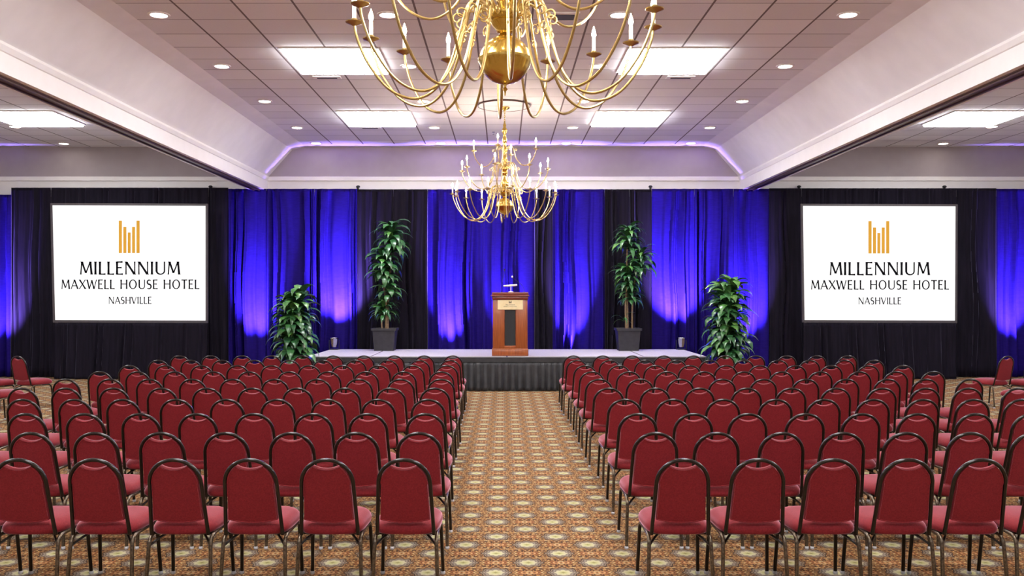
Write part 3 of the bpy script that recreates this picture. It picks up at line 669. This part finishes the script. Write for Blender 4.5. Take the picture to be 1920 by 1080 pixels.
def tall_plant(x, y, label, stems, heads, seed):
    rnd = random.Random(seed); t = thing('potted_plant', label, 'plant', (x, y, ZS+0.001), 0, 'tall potted plants on the stage')
    b = BM(); h = 0.46; w0, w1 = 0.20, 0.24
    def sq(w, z): return [(w*a, w*c, z) for a, c in ((-1, -.92), (-.92, -1), (.92, -1), (1, -.92), (1, .92), (.92, 1), (-.92, 1), (-1, .92))]
    loft(b, [sq(w0, 0), sq(w1*0.985, h-0.05), sq(w1+0.02, h-0.048), sq(w1+0.022, h), sq(w1-0.005, h), sq(w1-0.012, h-0.05)]); obj('pot', b, 'pot', t)
    b = BM(); 
    for k in range(150):
        a, r_ = rnd.uniform(0, 6.28), 0.21*math.sqrt(rnd.random()); cx_, cy_ = r_*math.cos(a), r_*math.sin(a)
        r2 = bmesh.ops.create_icosphere(b, subdivisions=1, radius=rnd.uniform(0.012, 0.026))
        for v in r2['verts']: v.co = Vector((v.co.x*1.3+cx_, v.co.y+cy_, v.co.z*0.7+h-0.03))
    box(b, -0.215, 0.215, -0.215, 0.215, h-0.06, h-0.025)
    obj('mulch', b, 'soil', t)
    for pts in stems:
        pts = [(x_, y_, z_ if z_ < 0.5 else 0.42+(z_-0.42)*1.13) for x_, y_, z_ in pts]
        b = BM(); P = spline(pts, 5); tube(b, P, [0.022-0.008*i/(len(P)-1) for i in range(len(P))], 9); obj('stem', b, 'stem', t)
    for c, hh, n, ln, wd in heads:
        c = (c[0], c[1], 0.42+(c[2]-0.42)*1.13)
        obj('foliage', rosette(c, hh, n, ln, wd, rnd), 'leaf', t)
    return t
tall_plant(pxX(722, 18.72), 18.72, 'tall leafy plant in a square black pot on stage, left of the lectern',
  [[(0.05, 0, 0.42), (0.06, 0, 0.9), (0.10, 0, 1.4), (0.13, 0, 2.0), (0.12, 0, 2.3)], [(-0.06, 0.03, 0.42), (-0.08, 0.04, 0.65), (-0.06, 0.05, 0.8)], [(0.02, -0.03, 0.42), (0.03, -0.04, 0.9), (-0.04, -0.05, 1.3), (-0.03, -0.05, 1.75)]],
  [((0.13, 0, 1.82), 0.5, 60, 0.50, 0.13), ((-0.02, -0.05, 1.38), 0.42, 58, 0.50, 0.135), ((0.08, -0.03, 1.02), 0.3, 28, 0.44, 0.11), ((-0.02, 0, 0.66), 0.22, 48, 0.40, 0.085)], 11)
tall_plant(pxX(1177, 18.72), 18.72, 'tall leafy plant in a square black pot on stage, right of the lectern',
  [[(0.0, 0, 0.42), (-0.01, 0, 0.9), (-0.02, 0, 1.5), (0.0, 0, 2.1), (0.03, 0, 2.3)], [(0.09, 0.02, 0.42), (0.1, 0.03, 0.9), (0.16, 0.02, 1.4), (0.25, 0, 1.75)], [(-0.04, -0.04, 0.42), (-0.05, -0.04, 0.9), (-0.03, -0.05, 1.2)]],
  [((0.02, 0, 1.88), 0.38, 54, 0.46, 0.10), ((0.27, 0, 1.50), 0.32, 48, 0.45, 0.10), ((0.0, -0.05, 1.22), 0.32, 48, 0.45, 0.105), ((0.05, 0, 0.92), 0.25, 36, 0.40, 0.095), ((-0.09, 0, 0.58), 0.05, 6, 0.34, 0.05)], 23)
def bush(x, y, label, h, seed, lean):
    rnd = random.Random(seed); t = thing('potted_plant', label, 'plant', (x, y, 0), 0, 'bushy floor plants')
    b = BM(); lathe(b, [(0.16, 0), (0.2, 0.02), (0.235, 0.36), (0.25, 0.37), (0.25, 0.4), (0.22, 0.4), (0.21, 0.36)], 24); obj('pot', b, 'pot', t)
    for k in range(3):
        a = k*2.1+0.4; top = h-0.55-0.12*k; c = (0.10*math.cos(a)+lean*0.1, 0.10*math.sin(a))
        b = BM(); tube(b, [(0.05*math.cos(a), 0.05*math.sin(a), 0.36), (c[0], c[1], 0.9), (c[0], c[1], top+0.2)], 0.016, 8); obj('stem', b, 'stem', t)
        obj('foliage', rosette((c[0], c[1], 0.62), top-0.2, 84, 0.48, 0.13, rnd, (0.55, 1.15), (1.9, 3.0)), 'leaf', t)
bush(-3.72, 16.22, 'bushy dark green plant at the left end of the stage', 1.9, 31, -0.3)
bush(3.96, 16.22, 'bushy dark green plant at the right end of the stage', 2.1, 37, 0.5)

# ------------------------------------------------------------------ chairs
BY0, BZ0, BY1, BZ1 = -0.185, 0.358, -0.295, 0.8145        # hoop plane: bottom and top
def bp(u, wz, d=0.0):                                       # u across, wz height, d = offset toward the front (normal to the back)
    t = (wz-BZ0)/(BZ1-BZ0); L = math.hypot(BY1-BY0, BZ1-BZ0); ny, nz = (BZ1-BZ0)/L, -(BY1-BY0)/L
    return (u, BY0+(BY1-BY0)*t+d*ny, wz+d*nz)
def hoop_pts():
    P = []
    for i in range(7): t = i/6; P.append((-(0.167-0.016*t), BZ0+(0.665-BZ0)*t))
    for i in range(1, 20):
        a = PI-PI*i/20; P.append((0.151*math.cos(a), 0.665+(BZ1-0.665)*math.sin(a)**0.92 if 0 < i < 20 else 0.665))
    for i in range(7): t = 1-i/6; P.append((0.167-0.016*t, BZ0+(0.665-BZ0)*t))
    return P
def panel_outline(inset):
    P = []; hw = 0.151-0.012; zt_ = BZ1-0.010
    a0 = math.acos(0.078/hw)
    for i in range(9):                                         # left side up
        t = i/8; z = 0.452+(0.665-0.452)*t; P.append((-(0.163-0.016*(z-BZ0)/(0.665-BZ0)-0.012), z))
    for i in range(1, 10):
        a = PI-(PI-a0-PI/2*0)*0 - (i/9)*(PI-(PI-a0)) if False else PI-(i/9)*a0*1.0
        P.append((hw*math.cos(a), 0.665+(zt_-0.665)*math.sin(a)))
    e = P[-1]; n = 9
    for i in range(1, n):
        u = e[0]+(-2*e[0])*i/n; k = 1-(u/e[0])**2; P.append((u, e[1]-0.021*k))
    for i in range(9, 0, -1):
        a = (i/9)*a0; P.append((hw*math.cos(a), 0.665+(zt_-0.665)*math.sin(a)))
    for i in range(8, -1, -1):
        t = i/8; z = 0.452+(0.665-0.452)*t; P.append((0.163-0.016*(z-BZ0)/(0.665-BZ0)-0.012, z))
    n = 8; xw = P[-1][0]
    for i in range(1, n): u = xw-2*xw*i/n; P.append((u, 0.452-0.020*(1-(u/xw)**2)))
    if inset:
        out = []; m_ = len(P)
        area = sum(P[i][0]*P[(i+1) % m_][1]-P[(i+1) % m_][0]*P[i][1] for i in range(m_)); sg = 1 if area < 0 else -1
        for i in range(m_):
            a, c = P[i-1], P[(i+1) % m_]; d = Vector((c[0]-a[0], c[1]-a[1])).normalized()
            out.append((P[i][0]+sg*d.y*inset, P[i][1]-sg*d.x*inset))
        P = out
    return P
def seat_outline(k):
    out = []; n = 44
    for i in range(n):
        a = 2*PI*i/n; c, s_ = math.cos(a), math.sin(a)
        e = 0.5; u = abs(c)**e*(1 if c > 0 else -1); v = abs(s_)**e*(1 if s_ > 0 else -1)
        hw = 0.187+0.014*(v+1)/2
        out.append((u*(hw-k), 0.03+v*(0.225-k)))
    return out
def build_chair(label, group):
    t = thing('banquet_chair', label, 'chair', (0, 0, 0), 0, group)
    b = BM(); L = []
    for k, z in ((0.03, 0.354), (0.008, 0.357), (0.0, 0.366), (-0.002, 0.384), (0.003, 0.400), (0.012, 0.413), (0.026, 0.425), (0.045, 0.434), (0.075, 0.442), (0.12, 0.448), (0.16, 0.450)):
        L.append([(x, y, z) for x, y in seat_outline(k)])
    loft(b, L); obj('seat', b, 'fabric', t)
    b = BM(); L = []
    for k, d in ((0.02, -0.0085), (0.004, -0.007), (0.0, -0.002), (0.0, 0.018), (0.006, 0.03), (0.02, 0.038)):
        L.append([bp(u, z, d) for u, z in panel_outline(k)])
    loft(b, L); back = obj('backrest', b, 'fabric', t)
    b = BM(); P = [bp(u, z, -0.007) for u, z in panel_outline(0.004)]; tube(b, P+[P[0]], 0.0035, 5, False); obj('piping', b, 'fabric', back)
    b = BM(); tube(b, [bp(u, z) for u, z in hoop_pts()], 0.0115, 10); obj('back_frame', b, 'tube', t)
    b = BM(); tube(b, [(-0.178, -0.12, 0.350), (0.178, -0.12, 0.350)], 0.010, 8); tube(b, [(-0.178, 0.13, 0.350), (0.178, 0.13, 0.350)], 0.010, 8)
    box(b, -0.15, 0.15, -0.14, 0.2, 0.350, 0.358); obj('seat_frame', b, 'tube', t)
    for s in (-1, 1):
        def side(sy, name):
            pts = [(s*0.180, 0, 0.348), (s*0.180, sy*0.11, 0.348), (s*0.1802, sy*0.15, 0.343), (s*0.181, sy*0.178, 0.322), (s*0.182, sy*0.19, 0.29), (s*0.187, sy*0.207, 0.15), (s*0.191, sy*0.222, 0.018)]
            b = BM(); tube(b, spline(pts, 4), 0.0115, 9); l = obj('leg', b, 'leg' if sy < 0 else 'tube', t)
            b = BM(); lathe(b, [(0.012, 0.0), (0.0145, 0.003), (0.0145, 0.016), (0.012, 0.02)], 9, (s*0.1915, sy*0.2225, 0)); obj('foot_glide', b, 'glide', l)
        side(-1, 'rear'); side(1, 'front')
        b = BM(); tube(b, [(s*0.10, -0.08, 0.350), (s*0.14, -0.135, 0.325), (s*0.180, -0.186, 0.292)], 0.0075, 7); obj('brace', b, 'tube', t)
    return t
ROWS = {
 'left': [[-113, 32, 175, 325, 467, 612, 757], [-65, 57, 177, 301, 422, 546, 667, 785], [-60, 47, 157, 262, 369, 475, 586, 689, 797],
          [-55, 41, 139, 229, 330, 424, 519, 614, 709, 802], [40, 122, 212, 302, 387, 472, 557, 646, 732, 815], [122, 205, 279, 360, 436, 515, 595, 672, 751, 827],
          [186, 257, 327, 400, 467, 542, 615, 686, 757, 827], [242, 310, 377, 445, 509, 579, 642, 710, 774, 837], [296, 357, 416, 477, 542, 605, 666, 727, 786, 844], [336, 395, 454, 509, 567, 625, 682, 739, 795, 849]],
 'right': [[1282, 1424, 1565, 1705, 1842, 1985], [1230, 1346, 1467, 1582, 1701, 1822, 1942], [1197, 1301, 1404, 1512, 1617, 1722, 1830, 1937],
           [1172, 1262, 1357, 1455, 1546, 1639, 1732, 1827, 1917], [1142, 1229, 1312, 1401, 1485, 1569, 1655, 1737, 1817, 1910], [1124, 1201, 1276, 1355, 1432, 1512, 1587, 1665, 1737, 1820],
           [1110, 1180, 1251, 1320, 1395, 1466, 1539, 1612, 1681, 1751], [1097, 1161, 1229, 1294, 1362, 1425, 1492, 1560, 1629, 1694], [1082, 1144, 1210, 1269, 1331, 1395, 1460, 1519, 1584, 1640], [1075, 1130, 1186, 1245, 1300, 1360, 1417, 1476, 1532, 1590]]}
HCH = 0.826; rnd = random.Random(4); chair0 = None
def put_chair(x, y, rz, label, group):
    global chair0
    if chair0 is None:
        chair0 = build_chair(label, group); chair0.location = (x, y, 0); chair0.rotation_euler = (0, 0, rz); return chair0
    return dup(chair0, (x, y, 0), rz, label, group)
for side in ('left', 'right'):
    for n, row in enumerate(ROWS[side]):
        inv = 0.00329+0.000634*n; Y = FPX*(EYE-HCH)*inv
        xs = row[::-1] if side == 'left' else row
        rowname = 'nearest row' if n == 0 else ('row closest to the stage' if n == 9 else ORD[n]+' row from the camera')
        for k, x in enumerate(xs):
            put_chair((x-PX)*Y/FPX, Y+0.297, R(rnd.uniform(-0.5, 0.5)), 'burgundy chair %s of aisle, %s, %s from the aisle' % (side, rowname, ORD[k]), 'chairs %s of the aisle' % side)
for s, nm in ((-1, 'left'), (1, 'right')):
    rz = s*R(20)
    c = 7.5 if s < 0 else 7.78
    g = 'angled chairs along the %s side' % nm
    put_chair(s*c, 14.45, rz, 'burgundy angled chair standing apart by the %s edge, whole back showing' % nm, g)
    put_chair(s*(c+0.50), 14.45-0.17, rz, 'burgundy angled chair cut by the %s edge, farther of two' % nm, g)
    put_chair(s*(7.0 if s < 0 else 7.25), 12.65, rz, 'burgundy angled chair cut by the %s edge, nearer of two' % nm, g)
